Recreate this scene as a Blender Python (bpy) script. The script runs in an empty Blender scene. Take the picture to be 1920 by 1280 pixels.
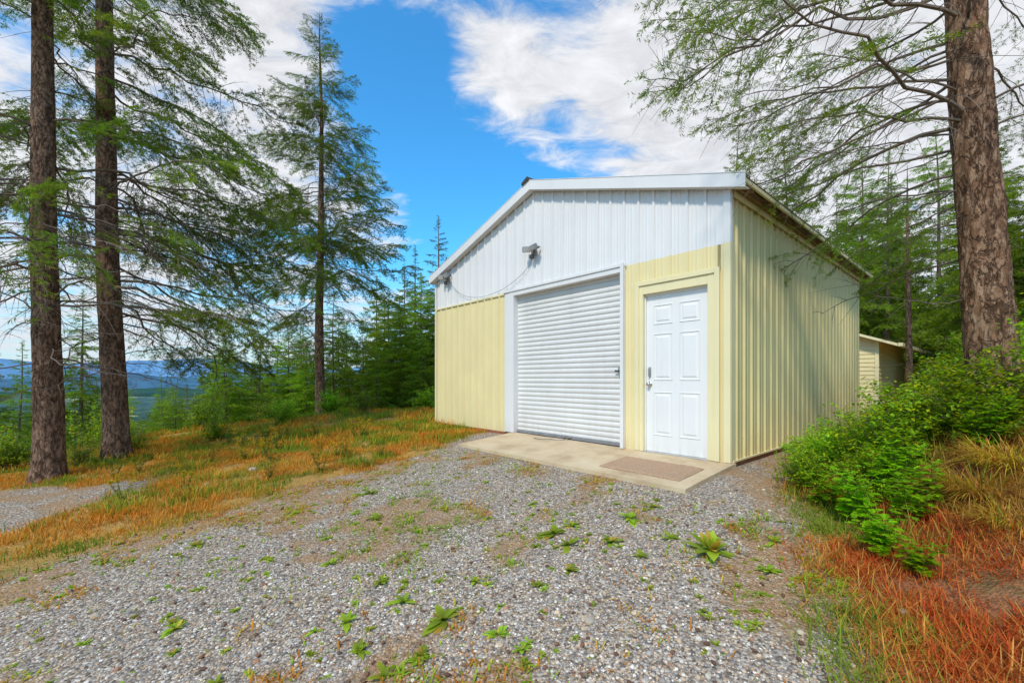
import bpy, math, numpy as np
from mathutils import Vector, Matrix
scene=bpy.context.scene
RNG=np.random.default_rng(7)
COL=scene.collection

# ------------------------------------------------------------------ helpers
def new_obj(name,mesh,parent=None):
    o=bpy.data.objects.new(name,mesh); COL.objects.link(o)
    if parent: o.parent=parent
    return o
def empty(name,loc=(0,0,0),rz=0):
    o=bpy.data.objects.new(name,None); COL.objects.link(o); o.location=loc; o.rotation_euler=(0,0,rz); o.empty_display_size=.2
    return o
def mk(name,V,F,mats,midx=None,col=None,smooth=False,attrs=None):
    V=np.asarray(V,dtype=np.float32); F=np.asarray(F,dtype=np.int32)
    k=F.shape[1]; me=bpy.data.meshes.new(name)
    me.vertices.add(len(V)); me.vertices.foreach_set('co',V.ravel())
    me.loops.add(F.size); me.loops.foreach_set('vertex_index',F.ravel())
    me.polygons.add(len(F)); me.polygons.foreach_set('loop_start',np.arange(0,F.size,k,dtype=np.int32))
    try: me.polygons.foreach_set('loop_total',np.full(len(F),k,dtype=np.int32))
    except Exception: pass
    for m in (mats if isinstance(mats,(list,tuple)) else [mats]): me.materials.append(m)
    if midx is not None: me.polygons.foreach_set('material_index',np.asarray(midx,dtype=np.int32))
    me.polygons.foreach_set('use_smooth',np.full(len(F),bool(smooth)))
    if col is not None:
        a=me.attributes.new('Col','FLOAT_COLOR','POINT')
        c=np.ones((len(V),4),dtype=np.float32); c[:,:3]=col; a.data.foreach_set('color',c.ravel())
    if attrs:
        for n,d in attrs.items():
            a=me.attributes.new(n,'FLOAT','POINT'); a.data.foreach_set('value',np.asarray(d,dtype=np.float32))
    me.update(calc_edges=True); me.validate()
    return me
class Buf:
    def __init__(s): s.V=[];s.F=[];s.C=[];s.M=[];s.n=0
    def add(s,V,F,C,m=0):
        V=np.asarray(V,float);F=np.asarray(F,int)
        if len(V)==0: return
        s.V.append(V); s.F.append(F+s.n); s.n+=len(V)
        C=np.asarray(C,float)
        if C.ndim==1: C=np.tile(C,(len(V),1))
        s.C.append(C); s.M.append(np.full(len(F),m))
    def get(s): return np.vstack(s.V),np.vstack(s.F),np.vstack(s.C),np.concatenate(s.M)
    def mesh(s,name,mats,smooth=False):
        V,F,C,M=s.get(); return mk(name,V,F,mats,M,C,smooth)
def nrm(a): return a/np.maximum(np.linalg.norm(a,axis=-1,keepdims=True),1e-9)
T=np.random.default_rng(3).random((256,256))
def vn(x,y):
    x=np.asarray(x,float);y=np.asarray(y,float)
    ix=np.floor(x).astype(int);iy=np.floor(y).astype(int);fx=x-ix;fy=y-iy
    fx=fx*fx*(3-2*fx);fy=fy*fy*(3-2*fy)
    a=T[ix&255,iy&255];b=T[(ix+1)&255,iy&255];c=T[ix&255,(iy+1)&255];d=T[(ix+1)&255,(iy+1)&255]
    return (a*(1-fx)+b*fx)*(1-fy)+(c*(1-fx)+d*fx)*fy
def fbm(x,y,o=4):
    s=0;a=.5;n=0
    for i in range(o):
        s=s+a*vn(x*2**i+17*i,y*2**i+31*i);n+=a;a*=.5
    return s/n
def sst(x): x=np.clip(x,0,1); return x*x*(3-2*x)

# ------------------------------------------------------------------ terrain functions
CX,CY=2.52,5.0
def ts(x,y):
    rx=x-CX;ry=y-CY
    return -.659*rx+.753*ry, .753*rx+.659*ry
def bank_e(x,y):
    t,s=ts(x,y)
    e1=(x-1.7)*.886-(y-2)*.464
    e2=-t-.5
    return np.minimum(e1,e2)
def gh(x,y):
    x=np.asarray(x,float);y=np.asarray(y,float)
    t,s=ts(x,y)
    z=-.03-.095*np.clip(-s-.3,0,9)
    p1=.5*(-x)+.87*y-14-1.2*np.maximum(0,x)
    p2=-x-9.5
    d=np.sqrt(np.maximum(p1,0)**2+np.maximum(p2,0)**2)
    d2=d*d/(d+1.0)
    z=z-150*(1-np.exp(-.29*d2/150))
    e=bank_e(x,y)
    z=z+.72*sst(e/2.3)+.05*np.clip(e,0,70)
    r=np.hypot(x,y)
    flat=1-((t>-.3)&(t<6.7)&(s>-1.4)&(s<6.9)).astype(float)
    z=z+flat*((fbm(x*1.1,y*1.1,3)-.5)*.07*np.clip(.35+np.maximum(e,0)+ (r>6)*.4,0,1.3)+ (fbm(x*.05,y*.05,4)-.5)*np.clip(r-18,0,400)*.05)
    z=z+(fbm(x*.0016+3,y*.0016,4)-.45)*np.clip((r-900)/1500,0,1)*90
    return z
def gravelness(x,y):
    t,s=ts(x,y); e=bank_e(x,y)
    n=(fbm(x*1.3+5,y*1.3,4)-.5)
    q=-.798*(x+4.1)+.603*(y-3.5)
    main=sst((-q+n*1.1)/.45+.5)*sst((-e+n*.8)/.4+.6)
    q2=(6.5-y)+n*1.0
    drive=sst((-x-4.8+n)/.4)*sst(q2/.35)*sst((q-1.2+n)/.4)*(x>-14)
    g=np.maximum(main,drive)
    g=g*(1-sst((s-9)/2))*(y>-30)
    g=g*(1-sst((t-5.2)/1.0)*sst((s+1.2+n)/.5))
    return g

# ------------------------------------------------------------------ node helpers
def newmat(name):
    m=bpy.data.materials.new(name); m.use_nodes=True; nt=m.node_tree
    for n in list(nt.nodes): nt.nodes.remove(n)
    out=nt.nodes.new('ShaderNodeOutputMaterial'); b=nt.nodes.new('ShaderNodeBsdfPrincipled')
    nt.links.new(b.outputs[0],out.inputs[0]); return m,nt,b,out
def N(nt,t,**k):
    n=nt.nodes.new(t)
    for a,v in k.items(): setattr(n,a,v)
    return n
def L(nt,a,b): nt.links.new(a,b)
def ramp(nt,fac,stops,interp='LINEAR'):
    r=nt.nodes.new('ShaderNodeValToRGB'); r.color_ramp.interpolation=interp
    e=r.color_ramp.elements
    while len(e)<len(stops): e.new(.5)
    for i,(p,c) in enumerate(stops):
        e[i].position=p; e[i].color=(*c,1) if len(c)==3 else c
    L(nt,fac,r.inputs[0]); return r.outputs[0]
def mixc(nt,f,a,b,mode='MIX'):
    n=nt.nodes.new('ShaderNodeMix'); n.data_type='RGBA'; n.blend_type=mode; n.clamp_factor=True
    for sock,v in ((n.inputs[0],f),(n.inputs[6],a),(n.inputs[7],b)):
        if isinstance(v,(int,float)): sock.default_value=v
        elif isinstance(v,tuple): sock.default_value=(*v,1) if len(v)==3 else v
        else: L(nt,v,sock)
    return n.outputs[2]
def math_(nt,op,a,b=None,c=None,clamp=False):
    n=nt.nodes.new('ShaderNodeMath'); n.operation=op; n.use_clamp=clamp
    for i,v in enumerate((a,b,c)):
        if v is None: continue
        if isinstance(v,(int,float)): n.inputs[i].default_value=v
        else: L(nt,v,n.inputs[i])
    return n.outputs[0]
def mapr(nt,v,a,b,c=0,d=1,smooth=False):
    n=nt.nodes.new('ShaderNodeMapRange'); n.interpolation_type='SMOOTHSTEP' if smooth else 'LINEAR'
    L(nt,v,n.inputs[0])
    for i,x in enumerate((a,b,c,d)): n.inputs[i+1].default_value=x
    return n.outputs[0]
def noise(nt,vec,scale,detail=4,rough=.55,dist=0):
    n=N(nt,'ShaderNodeTexNoise'); n.inputs['Scale'].default_value=scale;n.inputs['Detail'].default_value=detail
    n.inputs['Roughness'].default_value=rough;n.inputs['Distortion'].default_value=dist
    if vec is not None: L(nt,vec,n.inputs['Vector'])
    return n

def paint(name,c,rough=.4,var=.12,metal=0.0,bump=.0,dirt=None):
    m,nt,b,out=newmat(name)
    tc=N(nt,'ShaderNodeTexCoord').outputs['Object']
    n=noise(nt,tc,1.3,5,.6)
    mp=N(nt,'ShaderNodeMapping'); mp.inputs['Scale'].default_value=(9,9,.7); L(nt,tc,mp.inputs[0])
    n2=noise(nt,mp.outputs[0],1.5,5,.6)
    dk=tuple(x*(1-var) for x in c); lt=tuple(min(1,x*(1+var*.4)) for x in c)
    c1=ramp(nt,n.outputs[0],[(.3,dk),(.7,lt)])
    c2=mixc(nt,mapr(nt,n2.outputs[0],.5,.8,0,.35),c1,dirt or tuple(x*.8 for x in c))
    sp=N(nt,'ShaderNodeSeparateXYZ'); L(nt,tc,sp.inputs[0])
    g=mapr(nt,sp.outputs[2],.4,0,0,1)
    g=math_(nt,'MULTIPLY',math_(nt,'POWER',g,2.0),mapr(nt,n2.outputs[0],.3,.7,.08,.4))
    c2=mixc(nt,g,c2,(.40,.30,.18))
    L(nt,c2,b.inputs['Base Color']); b.inputs['Metallic'].default_value=metal
    L(nt,mapr(nt,n.outputs[0],.3,.7,rough-.08,rough+.12),b.inputs['Roughness'])
    return m
def leafmat(name,trans=.35,rough=.6,tint=(1,1,1),rnd=.25):
    m,nt,b,out=newmat(name)
    a=N(nt,'ShaderNodeAttribute'); a.attribute_name='Col'
    oi=N(nt,'ShaderNodeObjectInfo')
    f=mapr(nt,oi.outputs['Random'],0,1,1-rnd,1+rnd)
    hs=N(nt,'ShaderNodeHueSaturation'); L(nt,a.outputs['Color'],hs.inputs['Color']); L(nt,f,hs.inputs['Value'])
    L(nt,mapr(nt,oi.outputs['Random'],0,1,.48,.505),hs.inputs['Hue']); hs.inputs['Saturation'].default_value=1.08
    c=hs.outputs[0]
    L(nt,c,b.inputs['Base Color']); b.inputs['Roughness'].default_value=rough
    b.inputs['Specular IOR Level'].default_value=.2
    tr=N(nt,'ShaderNodeBsdfTranslucent'); L(nt,mixc(nt,1.0,c,(1.6,1.6,.8),'MULTIPLY'),tr.inputs[0])
    mx=N(nt,'ShaderNodeMixShader'); mx.inputs[0].default_value=trans
    L(nt,b.outputs[0],mx.inputs[1]);L(nt,tr.outputs[0],mx.inputs[2]);L(nt,mx.outputs[0],out.inputs[0])
    return m
def bark(name,dark,mid,light,sc=1.0):
    m,nt,b,out=newmat(name)
    tc=N(nt,'ShaderNodeTexCoord').outputs['Object']
    mp=N(nt,'ShaderNodeMapping'); mp.inputs['Scale'].default_value=(1,1,.42); L(nt,tc,mp.inputs[0])
    nz=noise(nt,mp.outputs[0],22*sc,6,.72,.5)
    n2=noise(nt,mp.outputs[0],9*sc,5,.65,.8)
    wv=N(nt,'ShaderNodeVectorMath',operation='MULTIPLY_ADD'); L(nt,nz.outputs[1],wv.inputs[0]); wv.inputs[1].default_value=(.10,.10,.10); L(nt,mp.outputs[0],wv.inputs[2])
    vc=N(nt,'ShaderNodeTexVoronoi'); vc.inputs['Scale'].default_value=30*sc; L(nt,wv.outputs[0],vc.inputs['Vector'])
    f=noise(nt,tc,70*sc,4,.7)
    crack=mapr(nt,math_(nt,'ABSOLUTE',math_(nt,'SUBTRACT',n2.outputs[0],.5)),0,.04,0,1,True)
    spc=N(nt,'ShaderNodeSeparateColor'); L(nt,vc.outputs['Color'],spc.inputs[0])
    c=ramp(nt,spc.outputs[0],[(.0,tuple(x*.6 for x in mid)),(.3,mid),(.65,light),(.95,mid)])
    c=mixc(nt,mapr(nt,nz.outputs[0],.38,.52,.8,0),c,dark)
    c=mixc(nt,mapr(nt,f.outputs[0],.4,.65,0,.35),c,tuple(x*.55 for x in mid))
    c=mixc(nt,mapr(nt,crack,0,1,.75,0),c,dark)
    L(nt,c,b.inputs['Base Color']); b.inputs['Roughness'].default_value=.92; b.inputs['Specular IOR Level'].default_value=.15
    h=math_(nt,'ADD',math_(nt,'MULTIPLY',crack,.7),math_(nt,'MULTIPLY',nz.outputs[0],1.2))
    h=math_(nt,'ADD',h,math_(nt,'MULTIPLY',spc.outputs[0],.45))
    bp=N(nt,'ShaderNodeBump'); bp.inputs['Strength'].default_value=.85; bp.inputs['Distance'].default_value=.03
    L(nt,h,bp.inputs['Height']); L(nt,bp.outputs[0],b.inputs['Normal'])
    return m
def flat(name,c,rough=.6,metal=0,ns=12,var=.2,bump=.2):
    m,nt,b,out=newmat(name); tc=N(nt,'ShaderNodeTexCoord').outputs['Object']
    n=noise(nt,tc,ns,5,.65)
    L(nt,ramp(nt,n.outputs[0],[(.3,tuple(x*(1-var) for x in c)),(.7,tuple(min(1,x*(1+var)) for x in c))]),b.inputs['Base Color'])
    b.inputs['Roughness'].default_value=rough; b.inputs['Metallic'].default_value=metal
    if bump:
        bp=N(nt,'ShaderNodeBump'); bp.inputs['Strength'].default_value=bump; bp.inputs['Distance'].default_value=.01
        L(nt,n.outputs[0],bp.inputs['Height']); L(nt,bp.outputs[0],b.inputs['Normal'])
    return m

M_white=paint('white_painted_metal',(.77,.755,.745),.38,.05,dirt=(.66,.64,.62))
M_cream=paint('cream_painted_metal',(.80,.68,.36),.42,.06,dirt=(.70,.58,.29))
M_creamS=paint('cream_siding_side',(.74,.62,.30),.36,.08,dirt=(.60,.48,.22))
M_roll=paint('rollup_door_paint',(.71,.695,.675),.35,.08,dirt=(.54,.52,.48))
M_door=paint('white_door_paint',(.80,.79,.775),.35,.03)
M_trimC=paint('cream_trim',(.82,.72,.42),.45,.06)
M_dark=flat('dark_metal',(.07,.07,.07),.5,.3)
M_grey=flat('grey_plastic',(.22,.22,.23),.45)
M_steel=flat('steel',(.55,.53,.5),.3,.9)
M_wood=flat('brown_wood',(.28,.17,.09),.8,0,18,.4)
M_red=flat('red_primer_wood',(.30,.10,.045),.8,0,18,.4)
M_mat=flat('doormat_bristle',(.42,.27,.17),.95,0,120,.45,.9)
M_glass=flat('lamp_glass',(.6,.6,.58),.15,0,5,.1,0)
M_roof=flat('roof_metal_tan',(.42,.36,.24),.4,.3,4,.15)
M_black=flat('black_cable',(.02,.02,.02),.5)
M_needle=leafmat('conifer_needles',.45)
M_leaf=leafmat('broad_leaves',.45,.5)
M_grass=leafmat('grass_blades',.35,.7)
M_twig=flat('twig_bark',(.17,.125,.09),.9,0,30,.4,0)
M_bark=bark('fir_bark',(.055,.032,.022),(.26,.145,.09),(.39,.25,.17))
M_bark2=bark('pine_bark',(.06,.03,.018),(.30,.16,.09),(.49,.31,.20),.8)

def concrete():
    m,nt,b,out=newmat('concrete'); tc=N(nt,'ShaderNodeTexCoord').outputs['Object']
    n=noise(nt,tc,1.6,8,.65); f=noise(nt,tc,60,4,.7)
    c=ramp(nt,n.outputs[0],[(.3,(.38,.26,.15)),(.5,(.58,.44,.27)),(.72,(.66,.54,.37))])
    c=mixc(nt,mapr(nt,f.outputs[0],.4,.7,0,.3),c,(.34,.26,.18))
    L(nt,c,b.inputs['Base Color']); b.inputs['Roughness'].default_value=.9
    bp=N(nt,'ShaderNodeBump'); bp.inputs['Strength'].default_value=.35; bp.inputs['Distance'].default_value=.006
    L(nt,f.outputs[0],bp.inputs['Height']); L(nt,bp.outputs[0],b.inputs['Normal']); return m
M_conc=concrete()

# ------------------------------------------------------------------ ground
def ground_mat():
    m,nt,b,out=newmat('ground_gravel_soil')
    pos=N(nt,'ShaderNodeNewGeometry').outputs['Position']
    ga=N(nt,'ShaderNodeAttribute'); ga.attribute_name='gravel'
    rd=N(nt,'ShaderNodeAttribute'); rd.attribute_name='bank'
    la=N(nt,'ShaderNodeAttribute'); la.attribute_name='litter'
    v=N(nt,'ShaderNodeTexVoronoi'); v.inputs['Scale'].default_value=58; L(nt,pos,v.inputs['Vector'])
    sp=N(nt,'ShaderNodeSeparateColor'); L(nt,v.outputs['Color'],sp.inputs[0])
    st=ramp(nt,sp.outputs[0],[(0,(.16,.135,.11)),(.16,(.29,.255,.22)),(.40,(.41,.355,.295)),(.6,(.48,.355,.24)),(.75,(.53,.465,.39)),(.9,(.70,.63,.54)),(1,(.38,.22,.13))],'CONSTANT')
    st=mixc(nt,mapr(nt,v.outputs['Distance'],.35,.75,0,.7),st,(.17,.12,.085))
    pn2=noise(nt,pos,14,4,.65); pn3=noise(nt,pos,6,5,.7)
    lf=math_(nt,'ADD',la.outputs['Fac'],math_(nt,'MULTIPLY',math_(nt,'SUBTRACT',pn3.outputs[0],.5),2.4))
    lf=math_(nt,'ADD',lf,math_(nt,'MULTIPLY',math_(nt,'SUBTRACT',pn2.outputs[0],.5),1.2))
    st=mixc(nt,mapr(nt,lf,.3,1.1,0,.7),st,(.36,.20,.085))
    n3=noise(nt,pos,2.3,6,.7); n4=noise(nt,pos,35,4,.7)
    so=ramp(nt,n3.outputs[0],[(.32,(.14,.18,.04)),(.44,(.44,.27,.075)),(.58,(.56,.32,.085)),(.72,(.34,.20,.08))])
    so=mixc(nt,mapr(nt,n4.outputs[0],.4,.62,0,.65),so,(.20,.115,.05))
    bk=ramp(nt,n3.outputs[0],[(.3,(.20,.105,.055)),(.55,(.34,.165,.08)),(.7,(.17,.13,.05))])
    bk=mixc(nt,mapr(nt,n4.outputs[0],.4,.65,0,.55),bk,(.11,.06,.035))
    so=mixc(nt,rd.outputs['Fac'],so,bk)
    gm=math_(nt,'ADD',ga.outputs['Fac'],math_(nt,'MULTIPLY',math_(nt,'SUBTRACT',pn2.outputs[0],.5),1.4))
    c=mixc(nt,mapr(nt,gm,.38,.62),so,st)
    d=N(nt,'ShaderNodeVectorMath',operation='LENGTH'); L(nt,pos,d.inputs[0]); d=d.outputs['Value']
    fn=noise(nt,pos,.012,8,.75); fn2=noise(nt,pos,.0016,5,.6)
    fv=N(nt,'ShaderNodeTexVoronoi'); fv.inputs['Scale'].default_value=.03; L(nt,pos,fv.inputs['Vector'])
    ff=math_(nt,'ADD',math_(nt,'MULTIPLY',fn.outputs[0],.7),math_(nt,'MULTIPLY',fv.outputs['Distance'],.3))
    fc=ramp(nt,ff,[(.38,(.010,.032,.012)),(.5,(.028,.065,.02)),(.6,(.065,.11,.03)),(.72,(.12,.15,.05))])
    fc=mixc(nt,mapr(nt,fn2.outputs[0],.545,.565,0,.8),fc,(.40,.36,.15))
    c=mixc(nt,mapr(nt,d,18,45),c,fc)
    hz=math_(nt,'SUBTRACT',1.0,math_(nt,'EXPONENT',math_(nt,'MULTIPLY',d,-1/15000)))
    c=mixc(nt,hz,c,(.12,.25,.40))  # aerial haze painted into the base colour, bluer with distance from the origin
    L(nt,c,b.inputs['Base Color']); b.inputs['Roughness'].default_value=.95; b.inputs['Specular IOR Level'].default_value=.05
    h=math_(nt,'SUBTRACT',1.0,v.outputs['Distance'])
    h=math_(nt,'ADD',h,math_(nt,'MULTIPLY',n4.outputs[0],.8))
    bp=N(nt,'ShaderNodeBump'); bp.inputs['Strength'].default_value=.8; bp.inputs['Distance'].default_value=.014
    L(nt,h,bp.inputs['Height']); L(nt,bp.outputs[0],b.inputs['Normal'])
    return m
def litter(x,y): # patches of soil / dry weeds in the gravel
    e=bank_e(x,y)
    q=-.798*(x+4.1)+.603*(y-3.5)
    return sst((fbm(x*1.1+40,y*1.1,4)*.55+fbm(x*3.3+11,y*3.3,3)*.45-.475+.17*sst((e+1.2)/1.2)+.12*sst((q+.9)/.9))/.16)
n=420; u=np.linspace(-1,1,n); A=1.67; K=9.57
xs=A*np.sinh(K*u); ys=A*np.sinh(K*u)+4
X,Y=np.meshgrid(xs,ys,indexing='xy'); Z=gh(X,Y)
V=np.stack([X,Y,Z],-1).reshape(-1,3)
i=np.arange(n-1); I,J=np.meshgrid(i,i,indexing='xy'); a=(J*n+I).ravel()
F=np.stack([a,a+1,a+n+1,a+n],1)
gr=gravelness(X,Y).ravel(); bk=sst(bank_e(X,Y)/.5+.5).ravel()*(np.hypot(X,Y).ravel()<25)
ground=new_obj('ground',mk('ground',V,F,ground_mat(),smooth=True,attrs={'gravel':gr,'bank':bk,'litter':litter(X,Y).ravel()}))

def stones():
    rng=np.random.default_rng(11)
    Nn=92000
    r=1.5*np.exp(rng.random(Nn)*math.log(9/1.5)); th=(rng.random(Nn)-.5)*2*1.12
    x=r*np.sin(th);y=r*np.cos(th)
    g=gravelness(x,y); t,s=ts(x,y)
    keep=(rng.random(Nn)<g*1.1)&~((s>-1.18)&(t>-.3)&(t<6.5)&(t<3.9))&~((s>-.03)&(t>-.02))
    keep&=(rng.random(Nn)>litter(x,y)*.5)
    x=x[keep];y=y[keep];m=len(x)
    P=(1+5**.5)/2
    iv=nrm(np.array([(-1,P,0),(1,P,0),(-1,-P,0),(1,-P,0),(0,-1,P),(0,1,P),(0,-1,-P),(0,1,-P),(P,0,-1),(P,0,1),(-P,0,-1),(-P,0,1)],float))
    fi=np.array([(0,11,5),(0,5,1),(0,1,7),(0,7,10),(0,10,11),(1,5,9),(5,11,4),(11,10,2),(10,7,6),(7,1,8),(3,9,4),(3,4,2),(3,2,6),(3,6,8),(3,8,9),(4,9,5),(2,4,11),(6,2,10),(8,6,7),(9,8,1)])
    sz=.0038+.0058*rng.random(m)**2.2+.009*(rng.random(m)>.99)
    sc=np.stack([.8+.6*rng.random(m),.8+.4*rng.random(m),.5+.35*rng.random(m)],1)*sz[:,None]
    V=iv[None]*(1+.22*(rng.random((m,12,1))-.5))*sc[:,None]
    a=rng.random(m)*6.28; ca=np.cos(a)[:,None];sa=np.sin(a)[:,None]
    vx=V[:,:,0]*ca-V[:,:,1]*sa; vy=V[:,:,0]*sa+V[:,:,1]*ca
    z=gh(x,y)+sz*.25
    V=np.stack([vx+x[:,None],vy+y[:,None],V[:,:,2]+z[:,None]],-1).reshape(-1,3)
    F=(fi[None]+12*np.arange(m)[:,None,None]).reshape(-1,3)
    pal=np.array([(.38,.34,.30),(.46,.405,.345),(.28,.25,.225),(.53,.395,.265),(.43,.295,.19),(.68,.61,.52),(.80,.74,.66),(.13,.105,.09),(.40,.20,.11),(.58,.44,.30)])
    c=pal[rng.choice(10,m,p=[.16,.16,.11,.15,.12,.10,.04,.055,.035,.07])]*(.8+.4*rng.random((m,1)))
    lt=litter(x,y)[:,None]; c=c*(1-.2*lt)*(1-lt*np.array([0,.12,.26]))
    mm,nt,b,out=newmat('gravel_stone'); at=N(nt,'ShaderNodeAttribute'); at.attribute_name='Col'
    L(nt,at.outputs['Color'],b.inputs['Base Color']); b.inputs['Roughness'].default_value=.85
    new_obj('gravel',mk('gravel',V,F,mm,col=np.repeat(c,12,0),smooth=False))
    m=300; r=1.8*np.exp(rng.random(m)*math.log(6/1.8)); th=(rng.random(m)-.42)*1.9; x=r*np.sin(th);y=r*np.cos(th)
    k=(gravelness(x,y)>.3)&(ts(x,y)[1]<-1.25); x=x[k];y=y[k];m=len(x)
    sc=np.stack([.013+.008*rng.random(m),.009+.004*rng.random(m),.008+0*x],1)
    V=iv[None]*(1+.5*(rng.random((m,12,1))-.5))*sc[:,None]; a=rng.random(m)*6.28; ca=np.cos(a)[:,None];sa=np.sin(a)[:,None]
    V=np.stack([V[:,:,0]*ca-V[:,:,1]*sa+x[:,None],V[:,:,0]*sa+V[:,:,1]*ca+y[:,None],V[:,:,2]+(gh(x,y)+.009)[:,None]],-1).reshape(-1,3)
    F=(fi[None]+12*np.arange(m)[:,None,None]).reshape(-1,3)
    new_obj('fallen_cones',mk('fallen_cones',V,F,mm,col=np.repeat(np.array([(.18,.085,.05)])*(.6+.8*rng.random((m,1))),12,0)))
stones()

# ------------------------------------------------------------------ distant mountains
def ridge(name,R,top,amp,c,fr,seed,floor=-150):
    az=np.linspace(-1.35,1.35,420); rows=14
    V=[]
    for j in range(rows):
        k=j/(rows-1); rr=R*(.80+.2*k)
        prof=k**1.4
        h=top+amp*(fbm(az*fr+seed,az*0+seed*.7,5)-.5)*2
        rel=(fbm(az*fr*3+seed,np.full_like(az,k*4+seed),4)-.5)*amp*.7*math.sin(k*math.pi)
        z=floor+(h-floor)*prof+rel
        V.append(np.stack([rr*np.sin(az),rr*np.cos(az),z],1))
    V=np.vstack(V); m_=len(az); a=(np.arange(rows-1)[:,None]*m_+np.arange(m_-1)[None]).ravel()
    F=np.stack([a,a+1,a+m_+1,a+m_],1)
    m,nt,b,out=newmat(name+'_haze'); pos=N(nt,'ShaderNodeNewGeometry').outputs['Position']  # ridge base colour c has the blue of aerial haze painted in
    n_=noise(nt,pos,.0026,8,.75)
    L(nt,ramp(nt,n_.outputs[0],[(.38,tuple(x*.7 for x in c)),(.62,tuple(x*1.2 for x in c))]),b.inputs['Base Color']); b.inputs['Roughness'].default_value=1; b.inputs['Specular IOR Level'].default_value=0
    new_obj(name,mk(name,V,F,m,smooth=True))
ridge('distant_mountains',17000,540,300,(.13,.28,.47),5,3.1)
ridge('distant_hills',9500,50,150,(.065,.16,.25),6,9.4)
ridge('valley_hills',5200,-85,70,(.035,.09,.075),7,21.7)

# ------------------------------------------------------------------ garage
ANG=math.atan2(.753,-.659)
G=empty('metal_garage',(CX,CY,0),ANG)
def box(name,x0,x1,y0,y1,z0,z1,mat,parent,bev=0.0):
    V=[(x,y,z) for x in(x0,x1) for y in(y0,y1) for z in(z0,z1)]
    F=[(0,1,3,2),(4,6,7,5),(0,4,5,1),(2,3,7,6),(0,2,6,4),(1,5,7,3)]
    me=mk(name,V,F,mat); o=new_obj(name,me,parent)
    if bev:
        b=o.modifiers.new('b','BEVEL'); b.width=bev; b.segments=2; b.limit_method='ANGLE'
    return o
def prism(name,poly,y0,y1,mat,parent):
    k=len(poly); V=[(x,y0,z) for x,z in poly]+[(x,y1,z) for x,z in poly]
    me=bpy.data.meshes.new(name)
    F=[tuple(range(k)),tuple(range(2*k-1,k-1,-1))]+[(i,i+k,(i+1)%k+k,(i+1)%k) for i in range(k)]
    me.from_pydata(V,[],F); me.materials.append(mat); me.update()
    import bmesh
    bm=bmesh.new(); bm.from_mesh(me); bmesh.ops.recalc_face_normals(bm,faces=bm.faces); bm.to_mesh(me); bm.free()
    return new_obj(name,me,parent)
W,D=6.44,6.65; MID=3.22; SL=.32; EH=3.2
def roofz(t): return EH+SL*np.minimum(t,W-t)
def profile(u0,u1,extra=(),pitch=.229,off=.05,h=.023):
    P=[(u0,0.0)]; k0=int(math.floor((u0-off)/pitch)); 
    k=k0
    while k*pitch+off<u1+pitch:
        c=k*pitch+off
        pts=[(c-.026,0),(c-.014,h),(c+.014,h),(c+.026,0),(c+.09,0),(c+.098,.005),(c+.112,.005),(c+.120,0),(c+.145,0),(c+.153,.005),(c+.167,.005),(c+.175,0)]
        P+= [p for p in pts if u0+.001<p[0]<u1-.001]; k+=1
    P.append((u1,0.0))
    us=np.array([p[0] for p in P]);hs=np.array([p[1] for p in P]); o=np.argsort(us,kind='stable');us=us[o];hs=hs[o]
    for e in extra:
        if u0<e<u1:
            hh=np.interp(e,us,hs); j=np.searchsorted(us,e); us=np.insert(us,j,e);hs=np.insert(hs,j,hh)
    return us,hs
def ribwall(name,axis,u0,u1,z0,z1,mat,base=0.0,sgn=1,extra=()):
    us,hs=profile(u0,u1,extra)
    zb=np.full(len(us),z0) if not callable(z0) else z0(us); zt=np.full(len(us),z1) if not callable(z1) else z1(us)
    k=len(us)
    if axis=='x': a=np.stack([us,base+sgn*hs,zb],1); b=np.stack([us,base+sgn*hs,zt],1)
    else: a=np.stack([base+sgn*hs,us,zb],1); b=np.stack([base+sgn*hs,us,zt],1)
    V=np.vstack([a,b]); i=np.arange(k-1); F=np.stack([i,i+1,i+1+k,i+k],1)
    o=new_obj(name,mk(name,V,F,mat),G)
    B=Buf(); q=np.linspace(0,2*np.pi,7)[:-1]
    for r_ in np.arange(np.min(zb)+.25,np.max(zt)-.1,.62):
        for c in np.arange(math.ceil((u0-.11)/.229)*.229+.075,u1-.03,.229):
            if c<u0+.02: continue
            zt_=zt.max() if not callable(z1) else float(z1(np.array(c)))
            if r_>zt_-.08: continue
            ring=np.stack([c+.006*np.cos(q),np.zeros(6),r_+.006*np.sin(q)],1); tip=np.array([[c,.005,r_]])
            P=np.vstack([ring,tip])
            if axis=='x': P[:,1]=base+sgn*P[:,1]+sgn*.0005
            else: P=np.stack([base+sgn*P[:,1]+sgn*.0005,P[:,0],P[:,2]],1)
            B.add(P,[(j,(j+1)%6,6) for j in range(6)],(1,1,1))
    if B.V:
        V,F,C,M=B.get(); new_obj(name+'_screws',mk('screws',V,F,M_steel),G)
    return o
BZ=2.58
ribwall('gable_siding','x',0,W,BZ,lambda u:roofz(u),M_white,extra=(MID,))
ribwall('front_siding_left','x',4.0,W,.02,BZ,M_cream)
ribwall('front_siding_over_door','x',.1,1.41,2.26,BZ,M_cream)
ribwall('front_siding_corner','x',0.0,.14,.02,BZ,M_cream)
ribwall('front_siding_pier','x',1.2,1.41,.02,2.26,M_cream)
ribwall('side_siding','y',-D,0,.03,EH,M_creamS,base=0,sgn=-1)
ribwall('far_side_siding','y',-D,0,.03,EH,M_creamS,base=W,sgn=1)
ribwall('back_siding','x',0,W,.03,lambda u:roofz(u),M_creamS,base=-D,sgn=-1,extra=(MID,))
box('panel_flashing',4.0,W+.01,.0,.028,BZ-.03,BZ-.002,M_trimC,G)
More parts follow.
